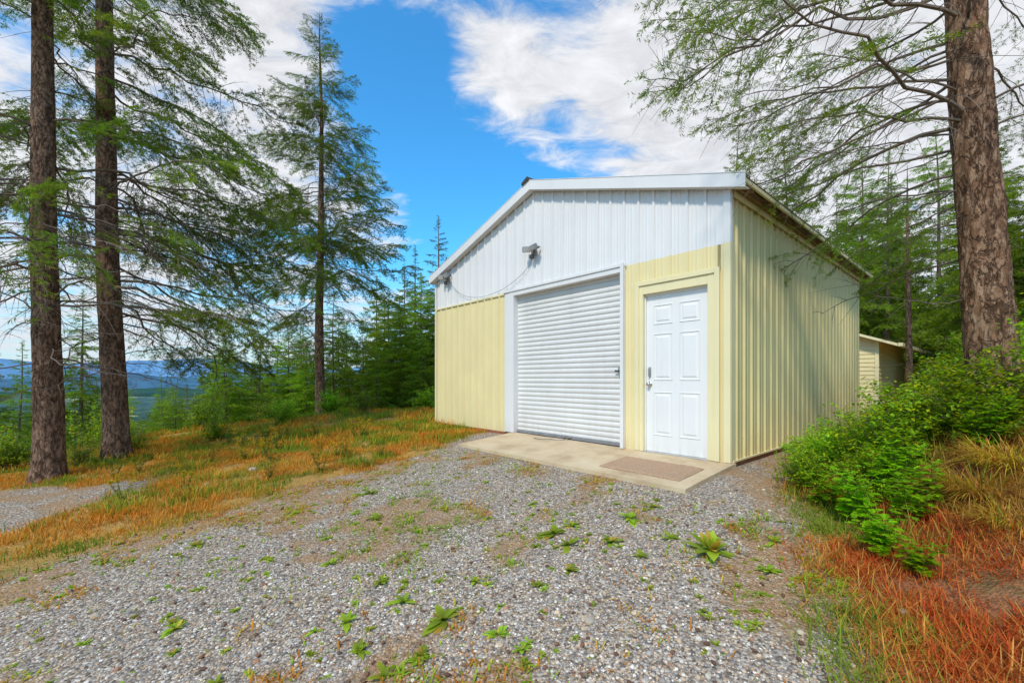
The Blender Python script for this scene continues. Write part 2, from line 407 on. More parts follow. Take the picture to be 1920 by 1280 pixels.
box('corner_trim_front',-.02,.055,.0241,.029,.03,BZ,M_trimC,G); box('corner_trim_front_top',-.02,.055,.0241,.029,BZ,EH-.02,M_white,G)
box('corner_trim_side',-.029,-.0241,-.075,.029,.03,BZ,M_trimC,G); box('corner_trim_side_top',-.029,-.0241,-.03,.029,BZ,EH-.02,M_white,G)
box('corner_trim_left',W-.05,W+.02,.0241,.029,.03,BZ-.03,M_trimC,G); box('corner_trim_left_top',W-.05,W+.02,.0241,.029,BZ,EH,M_white,G)
box('foundation',.03,W-.03,-D+.03,-.03,-.4,.02,M_conc,G)
box('sill_board_side',-.012,.028,-D,-.02,-.10,.03,M_red,G)
box('sill_board_front',4.02,W,-.03,.012,-.25,.02,M_red,G)
box('drip_edge_side',-.038,-.013,-D,-.02,.03,.05,M_trimC,G)
def apron():
    import bmesh
    nx,ny=40,12; V=[];F=[]
    x=np.linspace(-.06,3.82,nx); y=np.linspace(-.03,1.17,ny)
    X_,Y_=np.meshgrid(x,y,indexing='ij'); Zt=.03-.085*np.clip(Y_,0,2)+(fbm(X_*3,Y_*3,3)-.5)*.012
    X2=X_.copy();Y2=Y_+ (Y_>1.1)*(fbm(X_*5,Y_*0,3)-.5)*.03
    top=np.stack([X2,Y2,Zt],-1).reshape(-1,3)
    bot=top.copy(); bot[:,2]=-.35
    V=np.vstack([top,bot]); k=len(top)
    for i in range(nx-1):
        for j in range(ny-1):
            a=i*ny+j; F.append((a,a+ny,a+ny+1,a+1))
    for i in range(nx-1):
        a=i*ny+ny-1; F.append((a,a+ny,a+ny+k,a+k))
    for j in range(ny-1):
        a=j; F.append((a,a+1,a+1+k,a+k)); a=(nx-1)*ny+j; F.append((a+1,a,a+k,a+1+k))
    me=mk('concrete_apron',V,F,M_conc); bm=bmesh.new(); bm.from_mesh(me); bmesh.ops.recalc_face_normals(bm,faces=bm.faces); bm.to_mesh(me); bm.free()
    new_obj('concrete_apron',me,G)
apron()
def rollup():
    x0,x1=1.45,3.75; zs=np.linspace(.05,2.52,31*8+1); ph=(zs-.05)/(2.47/31)%1
    d=.020*np.abs(np.sin(np.pi*ph))**.6
    V=np.vstack([np.stack([np.full_like(zs,x0),-.10+d,zs],1),np.stack([np.full_like(zs,x1),-.10+d,zs],1)])
    k=len(zs); i=np.arange(k-1); F=np.stack([i,i+k,i+k+1,i+1],1)
    new_obj('rollup_door_curtain',mk('rollup',V,F,M_roll),G)
    box('rollup_bottom_bar',1.46,3.74,-.10,-.055,.035,.085,M_grey,G,.004)
    box('rollup_weather_seal',1.46,3.74,-.095,-.06,.02,.034,M_black,G)
    box('rollup_jamb_left',3.75,3.87,-.14,.035,.03,2.58,M_white,G,.004)
    box('rollup_jamb_left_face',3.872,4.0,-.02,.03,.03,2.58,M_white,G,.003)
    box('rollup_guide_right',1.40,1.452,-.14,.075,.03,2.62,M_white,G,.003)
    box('rollup_head',1.454,3.748,-.14,.033,2.50,2.60,M_white,G,.003)
    box('rollup_head_cap',1.38,4.02,.0335,.05,2.575,2.615,M_white,G,.003)
    box('latch_plate',1.49,1.57,-.085,-.05,1.05,1.17,M_steel,G,.004)
    box('latch_bolt',1.47,1.62,-.05,-.035,1.10,1.125,M_dark,G,.003)
    box('pull_handle',2.45,2.62,-.054,-.03,.055,.075,M_steel,G,.004)
    box('interior_shade',1.41,3.9,-.2,-.16,.0,2.62,M_dark,G)
    box('door_track_post',1.452,1.475,-.085,-.06,.05,2.5,M_steel,G)
rollup()
def entry():
    x0,x1,z0,z1=.248,1.112,.035,2.13
    box('entry_door_slab',x0,x1,-.09,-.045,z0,z1,M_door,G,.002)
    box('door_frame_right',.135,x0-.003,-.12,.030,.03,2.27,M_trimC,G,.003)
    box('door_frame_left',x1+.003,1.20,-.12,.030,.03,2.27,M_trimC,G,.003)
    box('door_frame_head',x0-.002,x1+.002,-.12,.029,z1+.004,2.27,M_trimC,G,.003)
    box('brickmold_right',.10,.16,.0305,.048,.03,2.31,M_trimC,G,.004)
    box('brickmold_left',1.17,1.235,.0305,.048,.03,2.31,M_trimC,G,.004)
    box('brickmold_head',.161,1.169,.0305,.048,2.25,2.31,M_trimC,G,.004)
    box('door_stop_head',x0,x1,-.044,-.02,z1-.02,z1+.003,M_door,G)
    box('door_stop_l',x1-.012,x1+.002,-.044,-.02,z0,z1-.021,M_door,G)
    box('door_stop_r',x0-.002,x0+.012,-.044,-.02,z0,z1-.021,M_door,G)
    box('threshold',x0-.02,x1+.02,-.12,.05,.02,.034,M_steel,G,.003)
    cw=.27; xa=x0+.115; xb=x1-.115-cw
    V=[];F=[]
    def panel(px0,px1,pz0,pz1):
        y=-.0445
        rings=[(0,0),(.008,.009),(.018,-.004),(.032,-.004),(.055,.008)]
        b0=len(V)
        for ins,dy in rings:
            V.extend([(px0+ins,y+dy,pz0+ins),(px1-ins,y+dy,pz0+ins),(px1-ins,y+dy,pz1-ins),(px0+ins,y+dy,pz1-ins)])
        for r in range(len(rings)-1):
            for q in range(4):
                a=b0+r*4+q; b=b0+r*4+(q+1)%4; F.append((a,b,b+4,a+4))
        e=b0+(len(rings)-1)*4; F.append((e,e+1,e+2,e+3))
    for xx in (xa,xb):
        panel(xx,xx+cw,1.72,1.98); panel(xx,xx+cw,.98,1.60); panel(xx,xx+cw,.25,.83)
    me=bpy.data.meshes.new('door_panels'); me.from_pydata(V,[],F); me.materials.append(M_door); me.update()
    new_obj('door_panels',me,G)
    def cyl(name,x,z,y0,y1,r,mat,r2=None,seg=20):
        a=np.linspace(0,2*np.pi,seg,endpoint=False); r2=r2 or r
        V=np.vstack([np.stack([x+r*np.cos(a),np.full(seg,y0),z+r*np.sin(a)],1),np.stack([x+r2*np.cos(a),np.full(seg,y1),z+r2*np.sin(a)],1),[(x,y1,z)]])
        i=np.arange(seg);j=(i+1)%seg
        F=np.vstack([np.stack([i,j,j+seg],1),np.stack([i,j+seg,i+seg],1),np.stack([i+seg,j+seg,np.full(seg,2*seg)],1)])
        new_obj(name,mk(name,V,F,mat,smooth=True),G)
    kx=x1-.06
    cyl('knob_rose',kx,.93,-.045,-.035,.034,M_steel); cyl('knob_neck',kx,.93,-.035,-.01,.012,M_steel); cyl('knob',kx,.93,-.01,.02,.026,M_steel,.02)
    box('grip_plate',kx-.018,kx+.018,-.045,-.036,1.02,1.16,M_steel,G,.003)
    box('grip_bar',kx-.008,kx+.008,-.012,.0,1.035,1.145,M_steel,G,.004)
    box('grip_post_a',kx-.007,kx+.007,-.036,-.012,1.13,1.144,M_steel,G); box('grip_post_b',kx-.007,kx+.007,-.036,-.012,1.036,1.05,M_steel,G)
    for zz in (.3,1.1,1.9): box('hinge',x0-.008,x0+.008,-.046,-.036,zz,zz+.09,M_steel,G)
entry()
def roof():
    OF=.12; OB=.15; OR=.22; OL=.10
    for side in (0,1):
        us,hs=profile(-D-OB,OF,off=.02,h=.02)
        te=-OR if side==0 else W+OL
        V=[];k=len(us)
        for tt in (te,MID):
            z=EH+SL*(tt if side==0 else W-tt)+.10
            V.append(np.stack([np.full(k,tt),us,z+hs],1))
        V=np.vstack(V); i=np.arange(k-1); F=np.stack([i,i+1,i+1+k,i+k],1)
        o=new_obj('roof_sheet_%d'%side,mk('roof_sheet',V,F,M_roof),G)
        so=o.modifiers.new('s','SOLIDIFY'); so.thickness=.004
    def rz(t): return EH+SL*t
    prism('rake_trim_right',[(-OR,rz(-OR)-.02),(MID,rz(MID)-.02),(MID,rz(MID)+.135),(-OR,rz(-OR)+.135)],OF,OF+.02,M_white,G)
    prism('rake_trim_left',[(W+OL,rz(-OL)-.02),(W+OL,rz(-OL)+.135),(MID+.002,rz(MID)+.135),(MID+.002,rz(MID)-.02)],OF,OF+.02,M_white,G)
    prism('rake_soffit_right',[(-OR,rz(-OR)-.018),(MID,rz(MID)-.018),(MID,rz(MID)-.005),(-OR,rz(-OR)-.005)],.024,OF-.001,M_white,G)
    prism('rake_soffit_left',[(W+OL,rz(-OL)-.018),(W+OL,rz(-OL)-.005),(MID+.002,rz(MID)-.005),(MID+.002,rz(MID)-.018)],.024,OF-.001,M_white,G)
    prism('rake_cover_right',[(-OR,rz(-OR)+.137),(MID,rz(MID)+.137),(MID,rz(MID)+.145),(-OR,rz(-OR)+.145)],-.02,OF+.025,M_white,G)
    prism('rake_cover_left',[(W+OL,rz(-OL)+.137),(W+OL,rz(-OL)+.145),(MID+.002,rz(MID)+.145),(MID+.002,rz(MID)+.137)],-.02,OF+.025,M_white,G)
    prism('ridge_cap',[(MID-.2,rz(MID-.2)+.15),(MID,rz(MID)+.15),(MID+.2,rz(MID-.2)+.15),(MID+.2,rz(MID-.2)+.165),(MID,rz(MID)+.17),(MID-.2,rz(MID-.2)+.165)],-D-OB,OF-.03,M_dark,G)
    prism('ridge_vent_end',[(MID-.0,rz(MID)+.15),(MID+.17,rz(MID-.17)+.15),(MID+.17,rz(MID-.17)+.19),(MID+.03,rz(MID)+.205)],OF-.16,OF+.05,M_dark,G)
    box('eave_fascia',-OR,-OR+.025,-D-OB,OF-.002,rz(-OR)+.04,rz(-OR)+.085,M_trimC,G)
    box('eave_purlin',-.11,-.075,-D-OB,OF-.002,rz(-.09)-.01,rz(-.09)+.075,M_wood,G)
    box('wall_top_board',-.05,-.030,-D,-.04,EH-.10,EH-.01,M_trimC,G)
    box('eave_fascia_left',W+OL-.025,W+OL,-D-OB,OF-.002,rz(-OL),rz(-OL)+.085,M_white,G)
    for k in range(12):
        y=-.15-k*.58
        prism('rafter_tail',[(-.193,rz(-.193)-.0),(-.052,rz(-.052)-.0),(-.052,rz(-.052)+.08),(-.193,rz(-.193)+.08)],y-.04,y,M_wood,G)
roof()
def flood(t,z,rot):
    P=empty('security_light',(t,.02,z)); P.parent=G
    box('junction_box',-.05,.05,0,.05,-.05,.05,M_grey,P,.006)
    for s_ in (-1,1):
        H=empty('lamp_head',(s_*.09,.12,.05)); H.parent=P; H.rotation_euler=(-.5,0,s_*.5+rot)
        box('housing',-.07,.07,-.04,.05,-.045,.045,M_grey,H,.012); box('lens',-.06,.06,.051,.056,-.035,.035,M_glass,H)
        box('bracket',-.012,.012,-.10,-.041,-.05,-.02,M_dark,H)
    box('sensor',-.03,.03,.05,.11,-.12,-.05,M_dark,P,.01)
flood(3.2,3.16,.2); flood(5.9,3.16,0)
def cable(name,pts,r,mat,parent):
    c=bpy.data.curves.new(name,'CURVE'); c.dimensions='3D'; c.bevel_depth=r; s=c.splines.new('BEZIER'); s.bezier_points.add(len(pts)-1)
    for b,p in zip(s.bezier_points,pts): b.co=p; b.handle_left_type=b.handle_right_type='AUTO'
    c.materials.append(mat); o=bpy.data.objects.new(name,c); COL.objects.link(o); o.parent=parent; return o
cable('light_cable',[(3.25,.03,3.08),(3.35,.04,2.95),(3.8,.055,2.72),(4.3,.055,2.62),(4.9,.055,2.63),(5.4,.055,2.78),(5.8,.04,3.05)],.004,M_grey,G)
cable('pull_cord',[(2.5,-.04,.06),(2.48,.03,.05),(2.55,.10,.03),(2.75,.14,.03),(2.9,.22,.024),(3.05,.2,.024)],.006,M_grey,G)
def doormat():
    V=[];nx,ny=40,22
    x=np.linspace(.10,1.12,nx);y=np.linspace(.42,.98,ny); X_,Y_=np.meshgrid(x,y,indexing='ij')
    Zm=.03-.085*Y_+.022+ (T[:nx,:ny]-.5)*.008
    e=(np.minimum.reduce([X_-.10,1.12-X_,Y_-.42,.98-Y_])<.005); Zm=np.where(e,Zm-.014,Zm)
    V=np.stack([X_,Y_,Zm],-1).reshape(-1,3); F=[]
    for i in range(nx-1):
        for j in range(ny-1): a=i*ny+j; F.append((a,a+ny,a+ny+1,a+1))
    me=mk('doormat',V,F,M_mat); o=new_obj('doormat',me); o.location=(CX,CY,0); o.rotation_euler=(0,0,ANG)
    s=o.modifiers.new('s','SOLIDIFY'); s.thickness=.012; s.offset=-1
doormat()

# second small building behind
S=empty('cream_shed',(11.35,13.4,float(gh(11.35,13.4))-.15),ANG)
def shed():
    w,d,h=3.6,5.0,2.35
    V=[];k=18
    for i in range(k): V.append((i*h/k,(i+1)*h/k))
    vv=[];ff=[]
    def lap(p0,p1,nx,ny):
        for z0,z1 in V:
            b=len(vv)
            vv.extend([(p0[0]+nx*.02,p0[1]+ny*.02,z0),(p1[0]+nx*.02,p1[1]+ny*.02,z0),(p1[0],p1[1],z1),(p0[0],p0[1],z1)]); ff.append((b,b+1,b+2,b+3))
            b=len(vv); vv.extend([(p0[0],p0[1],z0),(p1[0],p1[1],z0),(p1[0]+nx*.02,p1[1]+ny*.02,z0),(p0[0]+nx*.02,p0[1]+ny*.02,z0)]); ff.append((b,b+1,b+2,b+3))
    lap((0,0),(w,0),0,1); lap((0,-d),(0,0),-1,0); lap((w,0),(w,-d),1,0); lap((w,-d),(0,-d),0,-1)
    new_obj('lap_siding',mk('lap',vv,ff,M_cream),S)
    prism('gable',[(0,h),(w,h),(w/2,h+.7)],-d,.0,M_cream,S)
    prism('roof_r',[(-.5,h-.19),(w/2,h+.72),(w/2,h+.80),(-.5,h-.11)],-d-.3,.35,M_trimC,S)
    prism('roof_l',[(w+.5,h-.19),(w+.5,h-.11),(w/2+.001,h+.80),(w/2+.001,h+.72)],-d-.3,.35,M_trimC,S)
    prism('gutter',[(-.62,h-.2),(-.51,h-.2),(-.51,h-.1),(-.62,h-.1)],-d-.3,.35,M_trimC,S)
    box('overhead_door',.5,3.0,.025,.06,.0,2.0,M_door,S,.005)
    box('corner_board',-.03,.07,.022,.04,0,h,M_trimC,S)
shed()

# ------------------------------------------------------------------ vegetation primitives
def tube(P,R,ns=5):
    P=np.asarray(P,float);R=np.asarray(R,float);k=len(P)
    Tn=nrm(np.gradient(P,axis=0)); up=np.array([0,0,1.]) if abs(Tn[0][2])<.9 else np.array([1.,0,0])
    s=nrm(np.cross(Tn,up)); q=np.cross(s,Tn)
    a=np.linspace(0,2*np.pi,ns,endpoint=False)
    V=P[:,None]+R[:,None,None]*(np.cos(a)[None,:,None]*s[:,None]+np.sin(a)[None,:,None]*q[:,None])
    V=V.reshape(-1,3); i,j=np.meshgrid(np.arange(k-1),np.arange(ns),indexing='ij'); i=i.ravel();j=j.ravel();j2=(j+1)%ns
    F=np.vstack([np.stack([i*ns+j,i*ns+j2,(i+1)*ns+j2],1),np.stack([i*ns+j,(i+1)*ns+j2,(i+1)*ns+j],1)])
    return V,F
def needles(P0,P1,n,ln,w,rng,spread=.85,fwd=.6):
    k=len(P0); idx=np.repeat(np.arange(k),n); m=len(idx); uu=rng.random(m)
    p=P0[idx]+(P1-P0)[idx]*uu[:,None]; ax=nrm(P1-P0)[idx]
    r=rng.normal(size=(m,3)); r-=ax*np.sum(r*ax,1,keepdims=True); r=nrm(r); r[:,2]*=.7
    d=nrm(ax*fwd+r*spread); sd=nrm(np.cross(d,rng.normal(size=(m,3))))
    tip=p+d*(ln*(.7+.6*rng.random((m,1))))
    mid=p+(tip-p)*.45
    V=np.stack([p,mid+sd*w/2,tip,mid-sd*w/2],1).reshape(-1,3)
    b=4*np.arange(m); F=np.vstack([np.stack([b,b+1,b+2],1),np.stack([b,b+2,b+3],1)])
    return V,F,idx
def branch_proto(seed,Lb=2.6,droop=.2,start=.25,keep=1.0,needn=26,nl=.042,nw=.0085,step=.06,sub=.042,side=.33,g=(.11,.18,.032),lod=False,hang=.25):
    rng=np.random.default_rng(seed); B=Buf()
    u=np.linspace(0,1,12); wob=np.cumsum(rng.normal(size=12))*.03*Lb
    ax=np.stack([Lb*u,wob-wob[0],Lb*(.08*u-droop*u*u+.07*u**4)+np.cumsum(rng.normal(size=12))*.012*Lb],1); 
    V,F=tube(ax,.015*(1-u)**.8*(Lb/2.6)+.003,5 if not lod else 3); B.add(V,F,(.12,.09,.07),1)
    P0=[];P1=[];lev=[]
    x=.10; sgn=1
    while x<.99:
        p=np.array([np.interp(x,u,ax[:,c]) for c in range(3)])
        ln=Lb*side*(.25+.75*math.sin(min(1,(1.02-x)/.75)*math.pi/2))*(.45+.85*rng.random())*(1 if x>.25 else .6)
        a=sgn*math.radians(rng.uniform(28,76)); d=np.array([math.cos(a),math.sin(a),rng.uniform(-.5,.15)])
        q=6; v=np.linspace(0,1,q); cur=rng.uniform(-.2,.3)
        tw=p+d*ln*v[:,None]; tw[:,2]-=ln*(.18+.35*droop+hang*rng.random())*v*v; tw[:,0]+=ln*cur*v*v; tw[:,1]+=rng.normal()*ln*.06*v*v
        fol=(x>start) and rng.random()<keep
        if not lod or fol:
            V,F=tube(tw,.004*(1-v)+.0015,3); B.add(V,F,(.12,.095,.075),1)
        if fol:
            s=.14+.12*rng.random(); ss=1
            while s<1:
                pp=np.array([np.interp(s,v,tw[:,c]) for c in range(3)])
                l2=(.06+.19*rng.random())*(1.1-.5*s)*(Lb/2.6)**.5*(1.9 if lod else 1)
                b_=a+ss*math.radians(rng.uniform(25,65)); dd=np.array([math.cos(b_),math.sin(b_),rng.uniform(-.7,.1)])
                P0.append(pp);P1.append(pp+dd*l2);lev.append(s); ss=-ss; s+=sub/ln*rng.uniform(.6,1.5)
            P0.append(tw[3]);P1.append(tw[5]);lev.append(1)
            P0.append(tw[2]);P1.append(tw[4]);lev.append(.7)
        elif rng.random()<.8 and not lod:
            for _ in range(3):
                s=rng.random(); pp=tw[int(s*5)]; dd=rng.normal(size=3)*.5+d; l2=.12*rng.random()+.05
                V,F=tube(np.array([pp,pp+dd*l2]),[.002,.001],3); B.add(V,F,(.13,.11,.09),1)
        sgn=-sgn; x+=step/Lb*rng.uniform(.6,1.5)
    if keep>0:
        P0.append(ax[-3]);P1.append(ax[-1]);lev.append(1)
    if P0:
        P0=np.array(P0);P1=np.array(P1);lev=np.array(lev)
        V,F,idx=needles(P0,P1,needn,nl,nw,rng)
        cl=fbm(P0[:,0]*3+seed,P0[:,1]*3+seed,2)
        base=np.array(g)[None]*(.45+1.1*cl[idx,None]*rng.uniform(.7,1.3,size=(len(idx),1)))
        tipc=np.array([.29,.34,.035])
        mixf=np.clip((lev[idx]-.5)*1.2*rng.random(len(idx)),0,1)[:,None]
        c=base*(1-mixf)+tipc*mixf
        brown=rng.random(len(idx))<.02; c[brown]=(.3,.17,.06)
        B.add(V,F,np.repeat(c,4,0),0)
    return B
def getm(k,B): return B.mesh(k,[M_needle,M_twig])
full=[getm('fir_branch_%d'%i,branch_proto(100+i,droop=.15+.05*i,start=.2,keep=.95)) for i in range(4)]
sparse=[getm('sparse_branch_%d'%i,branch_proto(200+i,droop=.22+.05*i,start=.42,keep=.8,step=.08)) for i in range(4)]
airy=[getm('airy_branch_%d'%i,branch_proto(500+i,droop=.16+.08*i,start=.38,keep=.68,step=.105,sub=.055,needn=24,nl=.046,nw=.007,g=(.13,.195,.030),hang=.5)) for i in range(4)]
dead=[getm('dead_branch_%d'%i,branch_proto(300+i,Lb=1.8,droop=.2+.1*i,start=2,keep=0,step=.14)) for i in range(3)]
drp=[getm('droopy_branch_%d'%i,branch_proto(400+i,droop=.33+.06*i,start=.28,keep=.92,g=(.13,.205,.033),hang=.6)) for i in range(3)]

def trunk_mesh(name,H,r0,lean,mat,seed,nth=48,dz=.05,amp=.05):
    nz=int(H/dz); z=np.linspace(-.5,H,nz)
    th=np.linspace(0,2*np.pi,nth,endpoint=False)
    zc=np.clip(z,0,H); rad=r0*((1-.98*zc/H)**.8)*(1+.35*np.exp(-zc/.2))
    wob=np.stack([np.sin(z*.5+seed)*.03+np.sin(z*1.3)*.01,np.cos(z*.43+seed)*.03],1); wob-=wob[np.argmin(abs(z))]
    TH,ZZ=np.meshgrid(th,z)
    nn=fbm(np.cos(TH)*3+10+seed,ZZ*2.2+np.sin(TH)*3,4)+.7*fbm(np.cos(TH)*9+30,ZZ*7+np.sin(TH)*9,3)
    nn=nn-nn.mean()
    Rr=rad[:,None]*(1+amp*2.6*nn)
    V=np.stack([Rr*np.cos(TH)+(lean[0]*z+wob[:,0])[:,None],Rr*np.sin(TH)+(lean[1]*z+wob[:,1])[:,None],ZZ],-1).reshape(-1,3)
    i,j=np.meshgrid(np.arange(nz-1),np.arange(nth),indexing='ij');i=i.ravel();j=j.ravel();j2=(j+1)%nth
    F=np.stack([i*nth+j,i*nth+j2,(i+1)*nth+j2,(i+1)*nth+j],1)
    me=mk(name,V,F,mat,smooth=True)
    f=lambda q:(lean[0]*q+np.interp(q,z,wob[:,0]),lean[1]*q+np.interp(q,z,wob[:,1]),np.interp(q,z,rad))
    return me,f
def tree(name,x,y,H,r0,lean,mat,seed,specs,zoff=0,**kw):
    E=empty(name,(x,y,float(gh(x,y))+zoff)); me,f=trunk_mesh('trunk',H,r0,lean,mat,seed,**kw); new_obj('trunk',me,E)
    rng=np.random.default_rng(seed+50)
    for (z0,z1,nb,protos,l0,l1,p0,p1,azc,azs) in specs:
        for k in range(nb):
            q=(k+rng.random())/nb; z=z0+(z1-z0)*q
            az=(azc+rng.uniform(-azs,azs)) if azs<3.1 else rng.random()*6.283
            Ln=(l0+(l1-l0)*q)*rng.uniform(.7,1.22); pit=math.radians(p0+(p1-p0)*q+rng.normal()*9)
            m=protos[rng.integers(len(protos))]; Lb=1.8 if m in dead else 2.6
            fx,fy,fr=f(z)
            o=new_obj('branch',m,E)
            o.matrix_local=Matrix.Translation((fx+math.cos(az)*fr*.6,fy+math.sin(az)*fr*.6,z))@Matrix.Rotation(az,4,'Z')@Matrix.Rotation(-pit,4,'Y')@Matrix.Rotation(rng.normal()*.35,4,'X')@Matrix.Diagonal((Ln/Lb,Ln/Lb,Ln/Lb,1))
    return E
PI=math.pi
tree('douglas_fir_tree',-7.35,6.85,17,.185,(.0,.0),M_bark,1,[
  (1.6,4.2,18,dead,1.6,2.0,-5,0,0,9),(2.6,5.2,14,sparse,2.4,2.8,-8,0,0,9),(4.4,16.5,52,full+drp,3.0,.6,0,20,0,9)])
tree('douglas_fir_tree',-7.45,8.15,18,.20,(-.028,0.0),M_bark,2,[
  (1.6,4.5,18,dead,1.6,2.2,-8,0,0,9),(2.6,5.4,20,sparse+airy,3.2,3.6,-14,-4,0,9),(4.4,17,56,full+drp,3.5,.6,-4,20,0,9)])
tree('douglas_fir_tree',-6.75,15.2,14.4,.17,(.0,0),M_bark,3,[
  (2.4,4.5,12,dead,1.3,1.6,-10,0,0,9),(2.9,5.5,20,sparse+drp,2.4,3.0,-16,-4,0,9),(5.3,10.5,62,full+drp,3.0,1.7,-6,4,0,9),(10.3,14.2,46,full,1.65,.38,4,36,0,9)])
tree('ponderosa_pine_tree',5.05,4.5,15,.205,(-.045,0.02),M_bark2,4,[
  (1.2,3.2,6,dead,1.2,1.8,-5,5,2.7,1.0),(2.3,4.2,7,airy,1.8,2.4,-4,6,2.7,.8),(2.9,5.6,18,airy,2.7,3.1,-2,12,2.75,.95),(2.9,6,7,airy,1.8,2.4,0,14,.2,1.0),(3.2,5.5,2,airy,2.2,2.4,4,12,4.1,.3),(5.6,14.5,30,airy+full,2.9,.7,0,20,0,9),(1.7,2.6,3,drp,.9,1.3,-20,-8,2.6,.5)],amp=.08,nth=96,dz=.025)
tree('dead_snag_tree',7.9,8.6,5.2,.07,(-.02,0),M_bark,6,[(.8,5,14,dead,.5,.9,0,10,0,9)])
tree('dead_snag_tree',10.4,9.6,7,.06,(.01,0),M_bark,8,[(.8,6.5,14,dead,.5,.9,0,10,0,9),(4,7,10,sparse,1.2,.4,0,20,0,9)])

def whole(seed,H=10,rad=1.9,z0=.8,nb=150,g=(.05,.095,.022),thin=0):
    rng=np.random.default_rng(seed); B=Buf()
    prs=[branch_proto(seed*10+i,Lb=2.0,droop=.2,start=.08,keep=1,needn=9,nl=.14,nw=.034,step=.12,sub=.10,side=.38,g=g,lod=True,hang=.4).get() for i in range(4)]
    zz=np.linspace(-1.0,H,14); V,F=tube(np.stack([0*zz+.03*np.sin(zz),0*zz,zz],1),.11*(1-np.clip(zz,0,H)/H*.92),8); B.add(V,F,(.12,.08,.06),1)
    for k in range(nb):
        q=(k+rng.random())/nb; z=z0+(H-.1-z0)*q**.92
        Ln=rad*((1-q)**.85+.06)*rng.uniform(.55,1.25)*(min(1,.5+q*4)); az=k*2.4+rng.normal()*.4
        if rng.random()<thin: continue
        pit=math.radians(-14+45*q*q+rng.normal()*8); s=Ln/2.0
        V,F,C,M=prs[rng.integers(4)]
        R=np.array((Matrix.Rotation(az,3,'Z')@Matrix.Rotation(-pit,3,'Y')@Matrix.Rotation(rng.normal()*.3,3,'X')))
        V2=V*np.array([s,s,s])@R.T+np.array([0,0,z])
        B.V.append(V2);B.F.append(F+B.n);B.n+=len(V2)
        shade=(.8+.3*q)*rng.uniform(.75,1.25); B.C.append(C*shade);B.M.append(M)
    P0=np.array([[0,0,H-.5],[0,0,H-.25]]);P1=np.array([[0,0,H-.2],[0,0,H+.05]]); V,F,idx=needles(P0,P1,30,.12,.02,rng); B.add(V,F,g,0)
    return B.mesh('conifer_%d'%seed,[M_needle,M_twig])
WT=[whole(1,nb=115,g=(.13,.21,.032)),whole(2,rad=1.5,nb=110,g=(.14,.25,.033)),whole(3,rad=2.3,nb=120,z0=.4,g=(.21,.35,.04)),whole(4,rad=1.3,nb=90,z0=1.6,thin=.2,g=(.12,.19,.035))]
def plant(name,x,y,H,k,parent=None,wid=1.0,rng=RNG):
    o=new_obj(name,WT[k],parent); s=H/10
    o.location=(x,y,float(gh(x,y))-.1); o.rotation_euler=(rng.normal()*.02,rng.normal()*.02,rng.random()*6.28); o.scale=(s*wid,s*wid,s); return o
for (x,y,H,k,w) in [(-5.6,25,11.5,1,1.1),(-4.2,24,12.5,3,1.2),(-7.2,23,9.0,2,1.1),(-5.0,19.5,6.2,2,1.3),(-8.8,21,7.5,0,1.2),(-3.4,20,7,2,1.3),(-3.0,26,11,2,1.0),(-6.3,18.5,4.5,2,1.3),
    (-4.6,21.8,8.2,2,1.3),(-6.2,21.8,7.6,2,1.3),(-3.8,27.5,12,1,1.3),(-2.7,21.5,6.5,2,1.4),(-7.8,26,9.5,1,1.2),(-9.8,24.5,8,0,1.2),(-5.5,17.4,3.6,2,1.5),(-3.6,17.6,3.8,2,1.4),(-6.6,28,12,0,1.1),
    (-10.6,22,6.5,2,1.3),(-12.5,26,8.5,0,1.1),(-11.2,17,4.6,2,1.4),(-9.6,18.6,5,2,1.4),(-12.8,19.5,5.6,2,1.3),(-13.6,23,7,1,1.3),(-14.8,27,9,0,1.2),(-10.8,28,9,2,1.1),(-8.4,17.6,3.6,2,1.5),
    (-22,32,12,0,1.1),(-20.5,33,11,1,1.2),(-24.5,30,8,2,1.1),(-17.8,30,9,2,1.2),(-15.5,33,10,1,1),(-18,23,5.6,2,1.4),(-15.6,20,4.2,2,1.5),(-20,25,7,1,1.3),
    (-13.5,13.5,6.0,1,1.2),(-14.5,10.5,5.2,0,1.2),(-16.5,12,6.2,2,1.2),(-19,15.5,7.5,0,1.1),(-12.3,9.4,2.8,2,1.4),(-23,20,9,1,1.1),(-29,32,11,2,1.1),(-33,35,13,0,1),(-13,7.4,4.2,1,1.4),(-28,26,9,0,1.2)]:
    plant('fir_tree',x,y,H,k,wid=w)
for (x,y,H,k,w) in [(9.8,19.5,12.4,1,.9),(14.5,19,9.5,1,1),(16,18.5,11,0,1),(15.5,14,8.0,2,1.1),(15.6,12.6,6.5,3,1.3),(17.5,15.5,11,1,1),(13.4,10.2,5.0,2,1.1),(16.0,12,9,0,1),(19,13.5,12,3,1.2),
    (13.6,8.6,6,2,1.1),(17,10,9,1,1),(21,12,13,0,1),(11.2,7.6,4.0,3,1.2),(18,8,9,2,1),(22,17,14,1,1),(20,20,13,2,1),(24,10,12,0,1)]:
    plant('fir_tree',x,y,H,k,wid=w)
FE=empty('distant_forest')
r2=np.random.default_rng(5)
cnt=0
while cnt<1800:
    az=r2.uniform(-1.05,.15); d=math.exp(r2.uniform(math.log(40),math.log(2200)))
    x=d*math.sin(az);y=d*math.cos(az)
    H=r2.uniform(7,13)*(1+d/1300)
    zt=gh(x,y)+H
    if (zt-1)/y*810>-14+r2.random()**3*36: continue
    plant('conifer',x,y,H,r2.integers(0,3),FE,1.25,r2); cnt+=1
cnt=0
while cnt<170:
    x=r2.uniform(6,75); y=r2.uniform(4,85)
    if x/y<.55 or math.hypot(x,y)<24: continue
    plant('conifer',x,y,r2.uniform(9,16),r2.integers(0,4),FE,1.1,r2); cnt+=1

